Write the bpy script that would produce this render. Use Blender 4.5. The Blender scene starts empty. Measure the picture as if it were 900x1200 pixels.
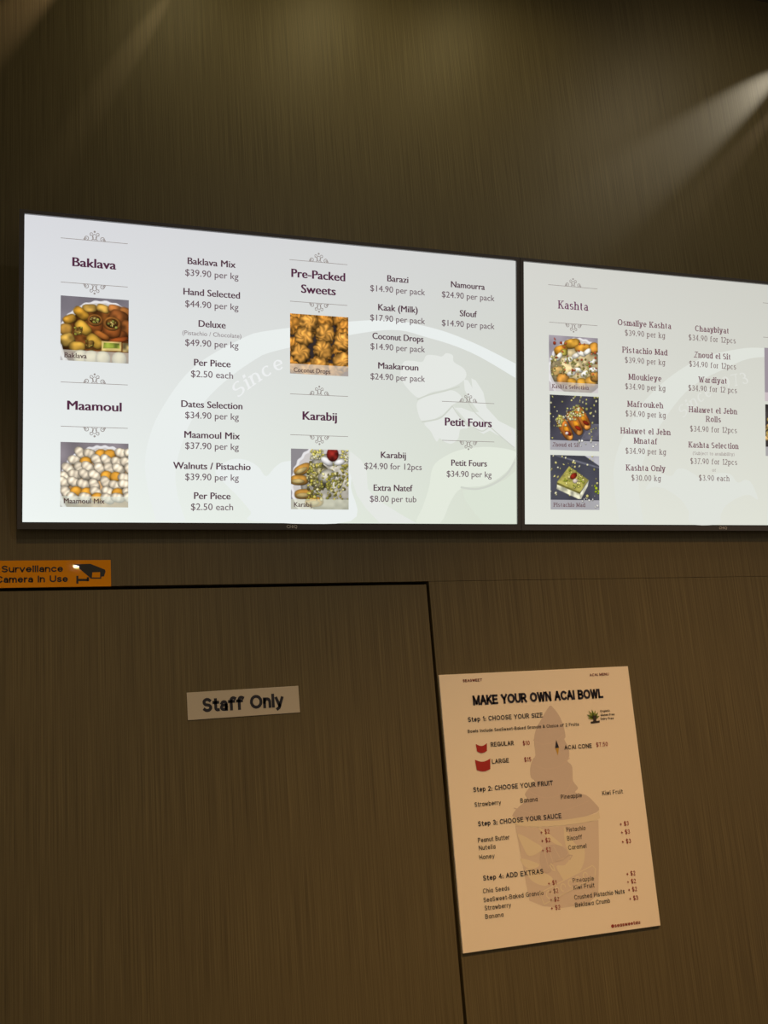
import bpy, bmesh, math, random
import numpy as np
from mathutils import Vector, Matrix

scene = bpy.context.scene
COL = scene.collection

# ------------------------------------------------------------------ camera
CAM_F = 1295.73                      # focal length in pixels of the 900x1200 frame
YAW, PITCH, ROLL = 0.36127, 0.23062, -0.07812
BASE = 2.195                         # height of the lower edge of the screens' picture
cam_data = bpy.data.cameras.new('camera')
cam_data.sensor_fit = 'VERTICAL'
cam_data.sensor_height = 24.0
cam_data.lens = CAM_F / 1200.0 * 24.0
cam = bpy.data.objects.new('camera', cam_data)
COL.objects.link(cam)
fwd = Vector((math.sin(YAW) * math.cos(PITCH), math.cos(YAW) * math.cos(PITCH), math.sin(PITCH)))
rgt = Vector((math.cos(YAW), -math.sin(YAW), 0))
up = rgt.cross(fwd)
r2 = math.cos(ROLL) * rgt + math.sin(ROLL) * up
u2 = -math.sin(ROLL) * rgt + math.cos(ROLL) * up
rot = Matrix((r2, u2, -fwd)).transposed()
cam.matrix_world = Matrix.Translation((-0.09113, -2.51556, BASE - 0.59525)) @ rot.to_4x4()
scene.camera = cam

# ------------------------------------------------------------------ world, exposure
scene.view_settings.view_transform = 'Standard'
scene.view_settings.look = 'None'
scene.view_settings.gamma = 1.0
scene.view_settings.exposure = 0.0
scene.view_settings.use_curve_mapping = False
world = bpy.data.worlds.new('world')
scene.world = world
world.use_nodes = True
world.node_tree.nodes['Background'].inputs[0].default_value = (1.0, 0.84, 0.64, 1)
world.node_tree.nodes['Background'].inputs[1].default_value = 0.27


def spot(name, loc, target, energy, color, angle, blend, radius):
    d = bpy.data.lights.new(name, 'SPOT')
    d.energy = energy
    d.color = color
    d.spot_size = math.radians(angle)
    d.spot_blend = blend
    d.shadow_soft_size = radius
    o = bpy.data.objects.new(name, d)
    COL.objects.link(o)
    o.location = loc
    o.rotation_euler = (Vector(target) - Vector(loc)).to_track_quat('-Z', 'Y').to_euler()
    return o


def lamp_disk(name, loc, target, size, energy, color):
    d = bpy.data.lights.new(name, 'AREA')
    d.shape = 'DISK'
    d.size = size
    d.energy = energy
    d.color = color
    o = bpy.data.objects.new(name, d)
    COL.objects.link(o)
    o.location = loc
    o.rotation_euler = (Vector(target) - Vector(loc)).to_track_quat('-Z', 'Y').to_euler()
    return o


CEIL = 3.99
# warm shop downlights in front of the door: their cones reach further down the wall than up
spot('downlight_door', (1.75, -2.00, CEIL - 0.03), (1.70, -0.35, 0.0), 400, (1.0, 0.56, 0.22), 66, 1.0, 0.10)
spot('downlight_door', (0.05, -2.00, CEIL - 0.03), (0.05, -0.35, 0.0), 210, (1.0, 0.62, 0.26), 66, 1.0, 0.10)
# wall washers in the ceiling above the screens
for wx, we in ((0.45, 4.6), (0.90, 6.2), (1.35, 4.8)):
    spot('downlight_washer', (wx, -0.42, CEIL - 0.03), (wx, -0.12, 2.6), we, (1.0, 0.80, 0.36), 150, 1.0, 0.05)
spot('downlight_washer', (2.20, -0.75, CEIL - 0.03), (2.05, -0.05, 2.6), 12, (1.0, 0.82, 0.52), 140, 1.0, 0.05)
# downlight further back in the shop, it reaches the wall between the screens and the door
spot('downlight_shop', (1.3, -3.2, CEIL - 0.03), (1.3, 0.0, 2.05), 50, (1.0, 0.86, 0.70), 60, 1.0, 0.05)
# small adjustable ceiling spots close to the wall whose beams rake across it
spot('downlight_rake_right', (2.66, -0.07, CEIL - 0.03), (1.97, 0.0, BASE + 1.235), 30, (1.0, 0.90, 0.70), 13, 0.9, 0.004)
spot('downlight_rake_right', (2.66, -0.045, CEIL - 0.06), (2.06, 0.0, BASE + 1.12), 7, (1.0, 0.72, 0.45), 6, 1.0, 0.004)
spot('downlight_rake_left', (0.55, -0.05, CEIL - 0.03), (0.25, 0.0, BASE + 1.22), 15, (1.0, 0.75, 0.42), 7, 1.0, 0.004)
spot('downlight_rake_left', (0.315, -0.06, CEIL - 0.03), (-0.02, 0.0, BASE + 1.30), 32, (1.0, 0.68, 0.38), 13, 1.0, 0.004)
# downlight far back in the shop ceiling: mirrored in the glossy yellow sign
lamp_disk('downlight_far', (0.89, -9.4, CEIL - 0.02), (0.89, -9.4, 0), 0.075, 3.0, (1.0, 0.85, 0.5))


# ------------------------------------------------------------------ helpers
def lin(c):
    out = []
    for v in c:
        v = v / 255.0
        out.append(v / 12.92 if v <= 0.04045 else ((v + 0.055) / 1.055) ** 2.4)
    return out


MATS = {}


def mat_surface(name, rgb, rough=0.5, spec=0.5):
    if name in MATS:
        return MATS[name]
    m = bpy.data.materials.new(name)
    m.use_nodes = True
    b = m.node_tree.nodes['Principled BSDF']
    b.inputs['Base Color'].default_value = (*lin(rgb), 1)
    b.inputs['Roughness'].default_value = rough
    b.inputs['Specular IOR Level'].default_value = spec
    MATS[name] = m
    return m


def mat_screen(rgb):
    """a colour shown by a lit display"""
    key = 'screen_%d_%d_%d' % rgb
    if key in MATS:
        return MATS[key]
    m = bpy.data.materials.new(key)
    m.use_nodes = True
    nt = m.node_tree
    nt.nodes.clear()
    e = nt.nodes.new('ShaderNodeEmission')
    e.inputs[0].default_value = (*lin(rgb), 1)
    o = nt.nodes.new('ShaderNodeOutputMaterial')
    nt.links.new(e.outputs[0], o.inputs[0])
    MATS[key] = m
    return m


def mat_picture():
    if 'screen_picture' in MATS:
        return MATS['screen_picture']
    m = bpy.data.materials.new('screen_picture')
    m.use_nodes = True
    nt = m.node_tree
    nt.nodes.clear()
    a = nt.nodes.new('ShaderNodeVertexColor')
    a.layer_name = 'picture'
    e = nt.nodes.new('ShaderNodeEmission')
    o = nt.nodes.new('ShaderNodeOutputMaterial')
    nt.links.new(a.outputs[0], e.inputs[0])
    nt.links.new(e.outputs[0], o.inputs[0])
    MATS['screen_picture'] = m
    return m


def mat_slide(name, stops):
    """the slide's own soft background: bilinear mix of four corner colours, broken by slow noise"""
    m = bpy.data.materials.new(name)
    m.use_nodes = True
    nt = m.node_tree
    nt.nodes.clear()
    N = nt.nodes.new
    tc = N('ShaderNodeTexCoord')
    sep = N('ShaderNodeSeparateXYZ')
    nt.links.new(tc.outputs['Generated'], sep.inputs[0])

    def mix(fac, a, b):
        x = N('ShaderNodeMix')
        x.data_type = 'RGBA'
        nt.links.new(fac, x.inputs[0])
        for s, i in ((a, 6), (b, 7)):
            if isinstance(s, tuple):
                x.inputs[i].default_value = (*lin(s), 1)
            else:
                nt.links.new(s, x.inputs[i])
        return x.outputs[2]
    top = mix(sep.outputs[0], stops[0], stops[1])
    bot = mix(sep.outputs[0], stops[2], stops[3])
    full = mix(sep.outputs[2], bot, top)
    e = N('ShaderNodeEmission')
    nt.links.new(full, e.inputs[0])
    o = N('ShaderNodeOutputMaterial')
    nt.links.new(e.outputs[0], o.inputs[0])
    return m


def mat_wood(name, dark, light, seed):
    m = bpy.data.materials.new(name)
    m.use_nodes = True
    nt = m.node_tree
    N = nt.nodes.new
    b = nt.nodes['Principled BSDF']
    tc = N('ShaderNodeTexCoord')
    vals = []
    for sx, sz, sc, det in ((620.0, 3.2, 1.0, 3.0), (210.0, 1.2, 1.0, 2.0), (1300.0, 10.0, 1.0, 2.0)):
        mp = N('ShaderNodeMapping')
        mp.inputs['Location'].default_value = (seed, 0, seed * 0.7)
        mp.inputs['Scale'].default_value = (sx, 1.0, sz)
        nz = N('ShaderNodeTexNoise')
        nz.inputs['Scale'].default_value = sc
        nz.inputs['Detail'].default_value = det
        nt.links.new(tc.outputs['Object'], mp.inputs[0])
        nt.links.new(mp.outputs[0], nz.inputs['Vector'])
        vals.append(nz.outputs['Fac'])

    def math_(op, a, bb):
        x = N('ShaderNodeMath')
        x.operation = op
        for i, s in enumerate((a, bb)):
            if isinstance(s, float):
                x.inputs[i].default_value = s
            else:
                nt.links.new(s, x.inputs[i])
        return x.outputs[0]
    s = math_('ADD', math_('MULTIPLY', vals[0], 0.55), math_('MULTIPLY', vals[1], 0.2))
    s = math_('ADD', s, math_('MULTIPLY', vals[2], 0.25))
    cr = N('ShaderNodeValToRGB')
    cr.color_ramp.elements[0].position = 0.34
    cr.color_ramp.elements[0].color = (*lin(dark), 1)
    cr.color_ramp.elements[1].position = 0.66
    cr.color_ramp.elements[1].color = (*lin(light), 1)
    nt.links.new(s, cr.inputs[0])
    nt.links.new(cr.outputs[0], b.inputs['Base Color'])
    bp = N('ShaderNodeBump')
    bp.inputs['Strength'].default_value = 0.12
    bp.inputs['Distance'].default_value = 0.0006
    nt.links.new(s, bp.inputs['Height'])
    nt.links.new(bp.outputs[0], b.inputs['Normal'])
    b.inputs['Roughness'].default_value = 0.5
    b.inputs['Specular IOR Level'].default_value = 0.35
    return m


def link(name, me, mats, parent=None):
    o = bpy.data.objects.new(name, me)
    for m in (mats if isinstance(mats, (list, tuple)) else [mats]):
        me.materials.append(m)
    COL.objects.link(o)
    if parent:
        o.parent = parent
    return o


def tag(o, label, cat, group=None):
    o['label'] = label
    o['category'] = cat
    if group:
        o['group'] = group
    return o


def structure(o, label=None):
    o['kind'] = 'structure'
    if label:
        o['label'] = label
    return o


class MB:
    """collects faces, with a material index each, into one mesh"""

    def __init__(self):
        self.v, self.f, self.mi = [], [], []

    def face(self, pts, mi=0):
        n = len(self.v)
        self.v += [tuple(p) for p in pts]
        self.f.append(tuple(range(n, n + len(pts))))
        self.mi.append(mi)

    def flat(self, pts2, y, mi=0):
        """polygon in a vertical plane: (u, v) metres at depth y"""
        self.face([(a, y, b) for a, b in pts2], mi)

    def box(self, a, b, mi=0):
        (x0, y0, z0), (x1, y1, z1) = a, b
        n = len(self.v)
        self.v += [(x0, y0, z0), (x1, y0, z0), (x1, y1, z0), (x0, y1, z0), (x0, y0, z1), (x1, y0, z1), (x1, y1, z1), (x0, y1, z1)]
        for q in ((0, 3, 2, 1), (4, 5, 6, 7), (0, 1, 5, 4), (1, 2, 6, 5), (2, 3, 7, 6), (3, 0, 4, 7)):
            self.f.append(tuple(n + i for i in q))
            self.mi.append(mi)

    def mesh(self, name):
        me = bpy.data.meshes.new(name)
        me.from_pydata(self.v, [], self.f)
        me.update()
        for p, i in zip(me.polygons, self.mi):
            p.material_index = i
        return me

    def build(self, name, mats, parent=None, bevel=0.0):
        me = self.mesh(name)
        if bevel:
            bm = bmesh.new()
            bm.from_mesh(me)
            bmesh.ops.bevel(bm, geom=list(bm.edges), offset=bevel, segments=2, affect='EDGES', profile=0.6)
            bm.to_mesh(me)
            bm.free()
        return link(name, me, mats, parent)


def smooth_loop(pts, n=6, closed=True):
    """Catmull-Rom through the points"""
    out = []
    P = [Vector(p) for p in pts]
    m = len(P)
    rng = range(m if closed else m - 1)
    for i in rng:
        if closed:
            a, b, c, d = P[i - 1], P[i], P[(i + 1) % m], P[(i + 2) % m]
        else:
            a, b, c, d = P[max(i - 1, 0)], P[i], P[i + 1], P[min(i + 2, m - 1)]
        for k in range(n):
            t = k / n
            out.append(0.5 * ((2 * b) + (c - a) * t + (2 * a - 5 * b + 4 * c - d) * t * t + (3 * b - a - 3 * c + d) * t ** 3))
    if not closed:
        out.append(P[-1])
    return [(p[0], p[1]) for p in out]


def mm_(pts):
    return [(a / 1000.0, b / 1000.0) for a, b in pts]


# ------------------------------------------------------------------ lettering
GL = {
    'A': (70, 'M0 0 L35 100 M35 100 L70 0 M12 36 L58 36'),
    'B': (62, 'M0 0 L0 100 M0 100 L32 100 A32,76,25,24,90,-90 L0 52 M0 52 L34 52 A34,26,28,26,90,-90 L0 0'),
    'C': (72, 'A40,50,40,50,45,315'),
    'D': (68, 'M0 0 L0 100 M0 100 L28 100 A28,50,40,50,90,-90 L0 0'),
    'E': (56, 'M0 0 L0 100 M0 100 L55 100 M0 52 L48 52 M0 0 L56 0'),
    'F': (54, 'M0 0 L0 100 M0 100 L54 100 M0 50 L46 50'),
    'G': (80, 'A42,50,42,50,50,335 M48 45 L80 45 M80 45 L80 6'),
    'H': (66, 'M0 0 L0 100 M66 0 L66 100 M0 52 L66 52'),
    'I': (0, 'M0 0 L0 100'),
    'J': (40, 'M40 100 L40 28 A20,26,20,26,0,-170'),
    'K': (62, 'M0 0 L0 100 M58 100 L2 42 M20 60 L62 0'),
    'L': (52, 'M0 0 L0 100 M0 0 L52 0'),
    'M': (80, 'M0 0 L0 100 M0 100 L40 8 M40 8 L80 100 M80 100 L80 0'),
    'N': (66, 'M0 0 L0 100 M0 100 L66 0 M66 0 L66 100'),
    'O': (86, 'A43,50,43,50,0,360'),
    'P': (59, 'M0 0 L0 100 M0 100 L32 100 A32,73,27,27,90,-90 L0 46'),
    'R': (62, 'M0 0 L0 100 M0 100 L32 100 A32,73,27,27,90,-90 L0 46 M30 46 L62 0'),
    'S': (59, 'A30,75,27,25,35,270 A30,25,29,25,90,-145'),
    'T': (70, 'M35 0 L35 100 M0 100 L70 100'),
    'U': (66, 'M0 100 L0 34 A33,34,33,34,180,360 L66 100'),
    'V': (68, 'M0 100 L34 0 M34 0 L68 100'),
    'W': (100, 'M0 100 L25 0 M25 0 L50 96 M50 96 L75 0 M75 0 L100 100'),
    'X': (64, 'M0 100 L64 0 M0 0 L64 100'),
    'Y': (68, 'M0 100 L34 46 M68 100 L34 46 M34 46 L34 0'),
    'Z': (64, 'M2 100 L62 100 M62 100 L0 0 M0 0 L64 0'),
    'a': (44, 'M44 0 L44 46 A24,46,20,24,0,155 M44 38 L22 38 A22,19,21,19,90,270 A24,22,20,22,270,345'),
    '\u0251': (50, 'A25,35,25,35,0,360 M50 0 L50 70'),
    'b': (52, 'M0 0 L0 100 A26,35,26,35,0,360'),
    'c': (48, 'A27,35,27,35,45,315'),
    'd': (52, 'A26,35,26,35,0,360 M52 0 L52 100'),
    'e': (53, 'M2 36 L52 36 A27,35,25.5,35,0,315'),
    'f': (40, 'M14 0 L14 78 A34,78,20,22,180,50 M0 68 L36 68'),
    'g': (52, 'A26,35,26,35,0,360 M52 70 L52 -6 A27,-6,25,22,0,-150'),
    'h': (48, 'M0 0 L0 100 M0 42 A24,42,24,28,180,0 L48 0'),
    'i': (0, 'M0 0 L0 67 M0 95 L0 99'),
    'j': (12, 'M12 70 L12 -12 A0,-12,12,16,0,-80 M12 94 L12 98'),
    'k': (48, 'M0 0 L0 100 M44 70 L2 28 M16 42 L48 0'),
    'l': (0, 'M0 0 L0 100'),
    'm': (80, 'M0 0 L0 70 M0 42 A20,42,20,28,180,0 L40 0 M40 42 A60,42,20,28,180,0 L80 0'),
    'n': (48, 'M0 0 L0 70 M0 42 A24,42,24,28,180,0 L48 0'),
    'o': (54, 'A27,35,27,35,0,360'),
    'p': (52, 'M0 -28 L0 70 A26,35,26,35,0,360'),
    'r': (26, 'M0 0 L0 70 M0 38 A22,40,22,30,180,75'),
    's': (44, 'A22,52,20,18,30,270 A22,17,22,17,90,-150'),
    't': (32, 'M14 92 L14 18 A30,18,16,18,180,285 M0 68 L32 68'),
    'u': (48, 'M0 70 L0 26 A24,26,24,26,180,360 M48 70 L48 0'),
    'v': (50, 'M0 70 L25 0 M25 0 L50 70'),
    'w': (76, 'M0 70 L19 0 M19 0 L38 66 M38 66 L57 0 M57 0 L76 70'),
    'x': (48, 'M0 70 L48 0 M0 0 L48 70'),
    'y': (52, 'M0 70 L26 2 M52 70 L22 -16 L8 -27'),
    'z': (44, 'M2 70 L44 70 M44 70 L0 0 M0 0 L46 0'),
    '0': (54, 'A27,50,27,50,0,360'),
    '1': (30, 'M24 0 L24 100 M24 100 L4 82'),
    '2': (54, 'A27,72,25,28,160,-40 L0 0 M0 0 L54 0'),
    '3': (52, 'A25,76,23,24,150,-90 A25,26,27,26,90,-150'),
    '4': (56, 'M42 0 L42 100 M42 100 L0 30 M0 30 L56 30'),
    '5': (52, 'M48 100 L8 100 M8 100 L5 54 A26,33,26,33,130,-150'),
    '6': (54, 'A27,32,26,32,0,360 M1 34 A46,34,45,64,180,108'),
    '7': (54, 'M0 100 L54 100 M54 100 L18 0'),
    '8': (54, 'A27,76,23,24,0,360 A27,26,27,26,0,360'),
    '9': (54, 'A27,68,26,32,0,360 M53 66 A8,66,45,64,0,-72'),
    '$': (59, 'A30,75,27,25,35,270 A30,25,29,25,90,-145 M30 -12 L30 112'),
    '(': (18, 'A34,38,34,66,120,240'),
    ')': (18, 'A-16,38,34,66,60,-60'),
    '/': (32, 'M0 -8 L32 104'),
    '-': (26, 'M0 36 L26 36'),
    '.': (4, 'M2 0 L2 9'),
    ':': (0, 'M0 2 L0 5 M0 50 L0 53'),
    '&': (62, 'M62 0 L14 68 A29,80,17,19,215,-40 L10 44 M10 44 A24,24,24,24,130,300 L60 38'),
    '+': (48, 'M24 18 L24 66 M0 42 L48 42'),
    '@': (80, 'A40,40,40,44,0,360 A40,40,18,22,0,360'),
}


def glyph_strokes(ch):
    w, path = GL[ch]
    strokes, cur = [], None
    for tok in path.replace(' L', '|L').replace(' M', '|M').replace(' A', '|A').split('|'):
        k, body = tok[0], tok[1:]
        if k == 'M':
            cur = [tuple(float(q) for q in body.split())]
            strokes.append(cur)
        elif k == 'L':
            cur.append(tuple(float(q) for q in body.split()))
        else:
            cx, cy, rx, ry, a0, a1 = (float(q) for q in body.split(','))
            n = max(4, int(abs(a1 - a0) / 24))
            pts = [(cx + rx * math.cos(math.radians(a0 + (a1 - a0) * i / n)), cy + ry * math.sin(math.radians(a0 + (a1 - a0) * i / n))) for i in range(n + 1)]
            if cur is not None and math.hypot(cur[-1][0] - pts[0][0], cur[-1][1] - pts[0][1]) < 6:
                cur += pts[1:]
            else:
                cur = pts
                strokes.append(cur)
    return w, strokes


def ribbon(mb, pts, widths, y, mi, ext):
    P = [Vector(p) for p in pts]
    Q = [P[0]]
    W = [widths[0]]
    for p, w in zip(P[1:], widths[1:]):
        if (p - Q[-1]).length > 1e-7:
            Q.append(p)
            W.append(w)
    P = Q
    n = len(P)
    if n < 2:
        return
    closed = (P[0] - P[-1]).length < 1e-5
    if not closed and ext:
        P[0] = P[0] + (P[0] - P[1]).normalized() * W[0] * ext
        P[-1] = P[-1] + (P[-1] - P[-2]).normalized() * W[-1] * ext
    L, R_ = [], []
    for i in range(n):
        if closed and i in (0, n - 1):
            a, b = P[n - 2], P[1]
        else:
            a, b = P[max(i - 1, 0)], P[min(i + 1, n - 1)]
        d1 = (P[i] - a).normalized() if (P[i] - a).length > 1e-9 else None
        d2 = (b - P[i]).normalized() if (b - P[i]).length > 1e-9 else None
        d = ((d1 or d2) + (d2 or d1)).normalized()
        k = max(0.5, d.dot(d1 or d2))
        nrm = Vector((-d[1], d[0])) * (W[i] / 2 / k)
        L.append(P[i] + nrm)
        R_.append(P[i] - nrm)
    for i in range(n - 1):
        mb.flat([L[i], R_[i], R_[i + 1], L[i + 1]], y, mi)


def text_width(s, track):
    x = 0
    for ch in s:
        x += 52 if ch == ' ' else GL[ch][0] + track
    return x - track


def text_strokes(mb, s, xl, xr, base, cap, weight, y, mi=0, thin=None, track=None, single_a=False, frame=None):
    """letters drawn as pen strokes between xl and xr; thin: contrast of a serif face"""
    if single_a:
        s = s.replace('a', '\u0251')
    serif = thin is not None
    tr = track if track is not None else (26 if not serif else 27) + weight / cap * 60
    nat = text_width(s, tr)
    sx = (xr - xl - weight) / nat
    inset = (thin if serif else weight)
    sy = (cap - inset) / 100.0
    place = frame or (lambda u, v: (u, v))
    x = xl + weight / 2
    for ch in s:
        if ch == ' ':
            x += 52 * sx
            continue
        w, strokes = glyph_strokes(ch)
        for st in strokes:
            pts = [(x + a * sx, base + inset / 2 + b * sy) for a, b in st]
            if len(st) == 2 and math.hypot(st[1][0] - st[0][0], st[1][1] - st[0][1]) < 12:
                cu, cv = (pts[0][0] + pts[1][0]) / 2, (pts[0][1] + pts[1][1]) / 2
                q = weight * 0.6
                if ch in '.:' and st[0][1] < 30:
                    cv = base + q
                mb.flat([place(cu - q, cv - q), place(cu + q, cv - q), place(cu + q, cv + q), place(cu - q, cv + q)], y, mi)
                continue
            widths = []
            for i in range(len(pts)):
                a, b = pts[max(i - 1, 0)], pts[min(i + 1, len(pts) - 1)]
                if serif:
                    dx, dy = b[0] - a[0], b[1] - a[1]
                    h = math.hypot(dx, dy) or 1
                    k = abs(dy) / h
                    if len(pts) == 2 and dx * dy > 0 and 0.2 < k < 0.98:
                        k *= 0.3
                    widths.append(max(thin, weight * 0.8) if ch == '4' else thin + (weight - thin) * k ** 1.6)
                else:
                    widths.append(weight)
            ribbon(mb, [place(*p) for p in pts], widths, y, mi, 0.0 if serif else 0.5)
            if serif and ch not in '$()/-:.&+@':
                for e, o in ((0, 1), (-1, -2)):
                    b = st[e][1]
                    d = (st[o][0] - st[e][0], st[o][1] - st[e][1])
                    h = math.hypot(*d) or 1
                    if abs(d[1]) / h < 0.6 or h < 14:
                        continue
                    near = min((0, 70, 100, -28), key=lambda q: abs(q - b))
                    if abs(near - b) > 3:
                        continue
                    half = weight * 1.05
                    lo = pts[e][0] - half
                    hi = pts[e][0] + half
                    if ch.islower() and near > 0 and ch in 'bdhijklmnpru':
                        hi = pts[e][0] + weight * 0.4
                    ym = base + near * sy + inset / 2
                    t = max(thin, weight * 0.32) / 2
                    mb.flat([place(lo, ym - t), place(hi, ym - t), place(hi, ym + t), place(lo, ym + t)], y, mi)
        x += (w + tr) * sx


_capmesh = {}


def font_mesh(s, offset):
    c = bpy.data.curves.new('lettering', 'FONT')
    c.body = s
    c.offset = offset
    c.resolution_u = 3
    o = bpy.data.objects.new('lettering', c)
    COL.objects.link(o)
    dg = bpy.context.evaluated_depsgraph_get()
    me = o.evaluated_get(dg).to_mesh()
    v = np.array([(p.co.x, p.co.y) for p in me.vertices])
    f = [tuple(p.vertices) for p in me.polygons]
    o.evaluated_get(dg).to_mesh_clear()
    bpy.data.objects.remove(o)
    bpy.data.curves.remove(c)
    return v, f


def text_font(mb, s, xl, xr, base, cap, offset, y, mi=0, bold=0.0):
    """letters of the plain humanist face, fitted between xl and xr"""
    if offset not in _capmesh:
        hv, _ = font_mesh('H', offset)
        _capmesh[offset] = hv[:, 1].max() - max(0.0, -hv[:, 1].min()) * 0
    v, f = font_mesh(s, offset)
    x0, x1 = v[:, 0].min(), v[:, 0].max()
    sx = (xr - xl - 2 * bold) / (x1 - x0)
    sy = cap / _capmesh[offset]
    for k, d in enumerate((0.0,) if not bold else (-bold, -bold * 0.33, bold * 0.33, bold)):
        n = len(mb.v)
        mb.v += [(xl + bold + d + (a - x0) * sx, y - k * 0.00001, base + b * sy) for a, b in v]
        for q in f:
            mb.f.append(tuple(n + i for i in q))
            mb.mi.append(mi)


# ------------------------------------------------------------------ tables (millimetres in the plane of each thing)
WOOD_D, WOOD_L = (67, 59, 39), (107, 98, 69)
PAPER = (240, 230, 214)
SIGNP = (182, 176, 164)

TXT_S1 = [
    ('h', 101.5, 198.1, 574.0, 'Baklava'),
    ('i', 360.1, 474.0, 600.8, 'Baklava Mix'),
    ('p', 354.6, 480.6, 573.6, '$39.90 per kg'),
    ('i', 350.5, 484.3, 528.6, 'Hand Selected'),
    ('p', 354.8, 480.7, 500.8, '$44.90 per kg'),
    ('i', 386.0, 450.4, 455.9, 'Deluxe'),
    ('s', 348.7, 487.4, 435.2, '(Pistachio / Chocolate)'),
    ('p', 355.1, 480.9, 410.3, '$49.90 per kg'),
    ('i', 375.7, 462.2, 364.7, 'Per Piece'),
    ('p', 368.7, 468.0, 338.1, '$2.50 each'),
    ('i', 346.4, 490.6, 267.0, 'Dates Selection'),
    ('p', 355.6, 482.0, 241.5, '$34.90 per kg'),
    ('i', 353.7, 485.0, 196.0, 'Maamoul Mix'),
    ('p', 355.9, 482.1, 170.5, '$37.90 per kg'),
    ('i', 328.1, 510.6, 123.7, 'Walnuts / Pistachio'),
    ('p', 356.1, 482.3, 98.2, '$39.90 per kg'),
    ('i', 376.6, 462.8, 54.4, 'Per Piece'),
    ('p', 369.6, 468.7, 28.9, '$2.50 each'),
    ('h', 92.2, 211.8, 250.9, 'Maamoul'),
    ('h', 609.2, 745.6, 590.7, 'Pre-Packed'),
    ('h', 633.4, 721.5, 554.5, 'Sweets'),
    ('i', 854.8, 911.3, 599.7, 'Barazi'),
    ('p', 810.1, 956.2, 572.3, '$14.90 per pack'),
    ('i', 830.7, 936.4, 526.1, 'Kaak (Milk)'),
    ('p', 810.0, 956.0, 499.5, '$17.90 per pack'),
    ('i', 815.5, 951.8, 454.1, 'Coconut Drops'),
    ('p', 810.7, 955.8, 428.4, '$14.90 per pack'),
    ('i', 830.5, 937.7, 381.6, 'Maakaroun'),
    ('p', 810.6, 955.6, 354.3, '$24.90 per pack'),
    ('i', 1026.8, 1121.6, 598.5, 'Namourra'),
    ('p', 1001.7, 1149.0, 571.4, '$24.90 per pack'),
    ('i', 1050.9, 1099.1, 526.4, 'Sfouf'),
    ('p', 1001.5, 1148.7, 499.2, '$14.90 per pack'),
    ('h', 637.3, 724.5, 248.0, 'Karabij'),
    ('h', 1009.0, 1139.8, 246.8, 'Petit Fours'),
    ('i', 837.3, 903.9, 160.8, 'Karabij'),
    ('p', 794.6, 946.1, 133.0, '$24.90 for 12pcs'),
    ('i', 818.2, 921.5, 79.7, 'Extra Natef'),
    ('p', 808.7, 931.2, 52.7, '$8.00 per tub'),
    ('i', 1026.1, 1125.7, 145.8, 'Petit Fours'),
    ('p', 1013.6, 1138.4, 118.0, '$34.90 per kg'),
    ('c', 85.7, 134.3, 367.5, 'Baklava'),
    ('c', 86.3, 175.2, 41.5, 'Maamoul Mix'),
    ('c', 615.4, 707.6, 361.9, 'Coconut Drops'),
    ('c', 616.4, 660.9, 38.6, 'Karabij'),
]
TXT_S2 = [
    ('h', 100.2, 188.1, 566.1, 'Kashta'),
    ('i', 279.4, 447.3, 534.3, 'Osmaliye Kashta'),
    ('p', 301.2, 427.8, 507.3, '$39.90 per kg'),
    ('i', 293.8, 434.7, 460.9, 'Pistachio Mad'),
    ('p', 300.6, 427.2, 433.9, '$39.90 per kg'),
    ('i', 312.6, 415.8, 389.1, 'Mloukieye'),
    ('p', 300.9, 427.4, 362.8, '$34.90 per kg'),
    ('i', 525.8, 638.1, 533.6, 'Chaaybiyat'),
    ('p', 504.1, 660.8, 507.4, '$34.90 for 12pcs'),
    ('i', 522.2, 643.0, 460.7, 'Znoud el Sit'),
    ('p', 505.2, 660.9, 434.5, '$34.90 for 12pcs'),
    ('i', 536.4, 629.8, 392.6, 'Wardiyat'),
    ('p', 501.8, 663.0, 368.0, '$34.90 for 12 pcs'),
    ('i', 308.5, 419.7, 315.8, 'Mafroukeh'),
    ('p', 301.2, 427.6, 289.6, '$34.90 per kg'),
    ('i', 286.7, 442.6, 243.3, 'Halawet el Jebn'),
    ('i', 328.0, 401.5, 217.2, 'Mnataf'),
    ('p', 300.4, 427.6, 189.4, '$34.90 per kg'),
    ('i', 302.6, 425.3, 144.1, 'Kashta Only'),
    ('p', 318.3, 410.5, 117.2, '$30.00 kg'),
    ('i', 504.0, 662.3, 308.7, 'Halawet el Jebn'),
    ('i', 559.6, 608.6, 284.3, 'Rolls'),
    ('p', 506.2, 661.6, 255.8, '$34.90 for 12pcs'),
    ('i', 502.0, 665.9, 211.6, 'Kashta Selection'),
    ('s', 514.8, 652.3, 191.9, '(Subject to availability)'),
    ('p', 506.2, 661.5, 166.7, '$37.90 for 12pcs'),
    ('s', 577.8, 591.0, 147.0, 'or'),
    ('p', 533.6, 634.3, 121.0, '$3.90 each'),
    ('c', 80.3, 189.2, 355.4, 'Kashta Selection'),
    ('c', 80.2, 160.6, 202.7, 'Znoud el Sit'),
    ('c', 82.6, 175.8, 45.1, 'Pistachio Mad'),
]
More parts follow.
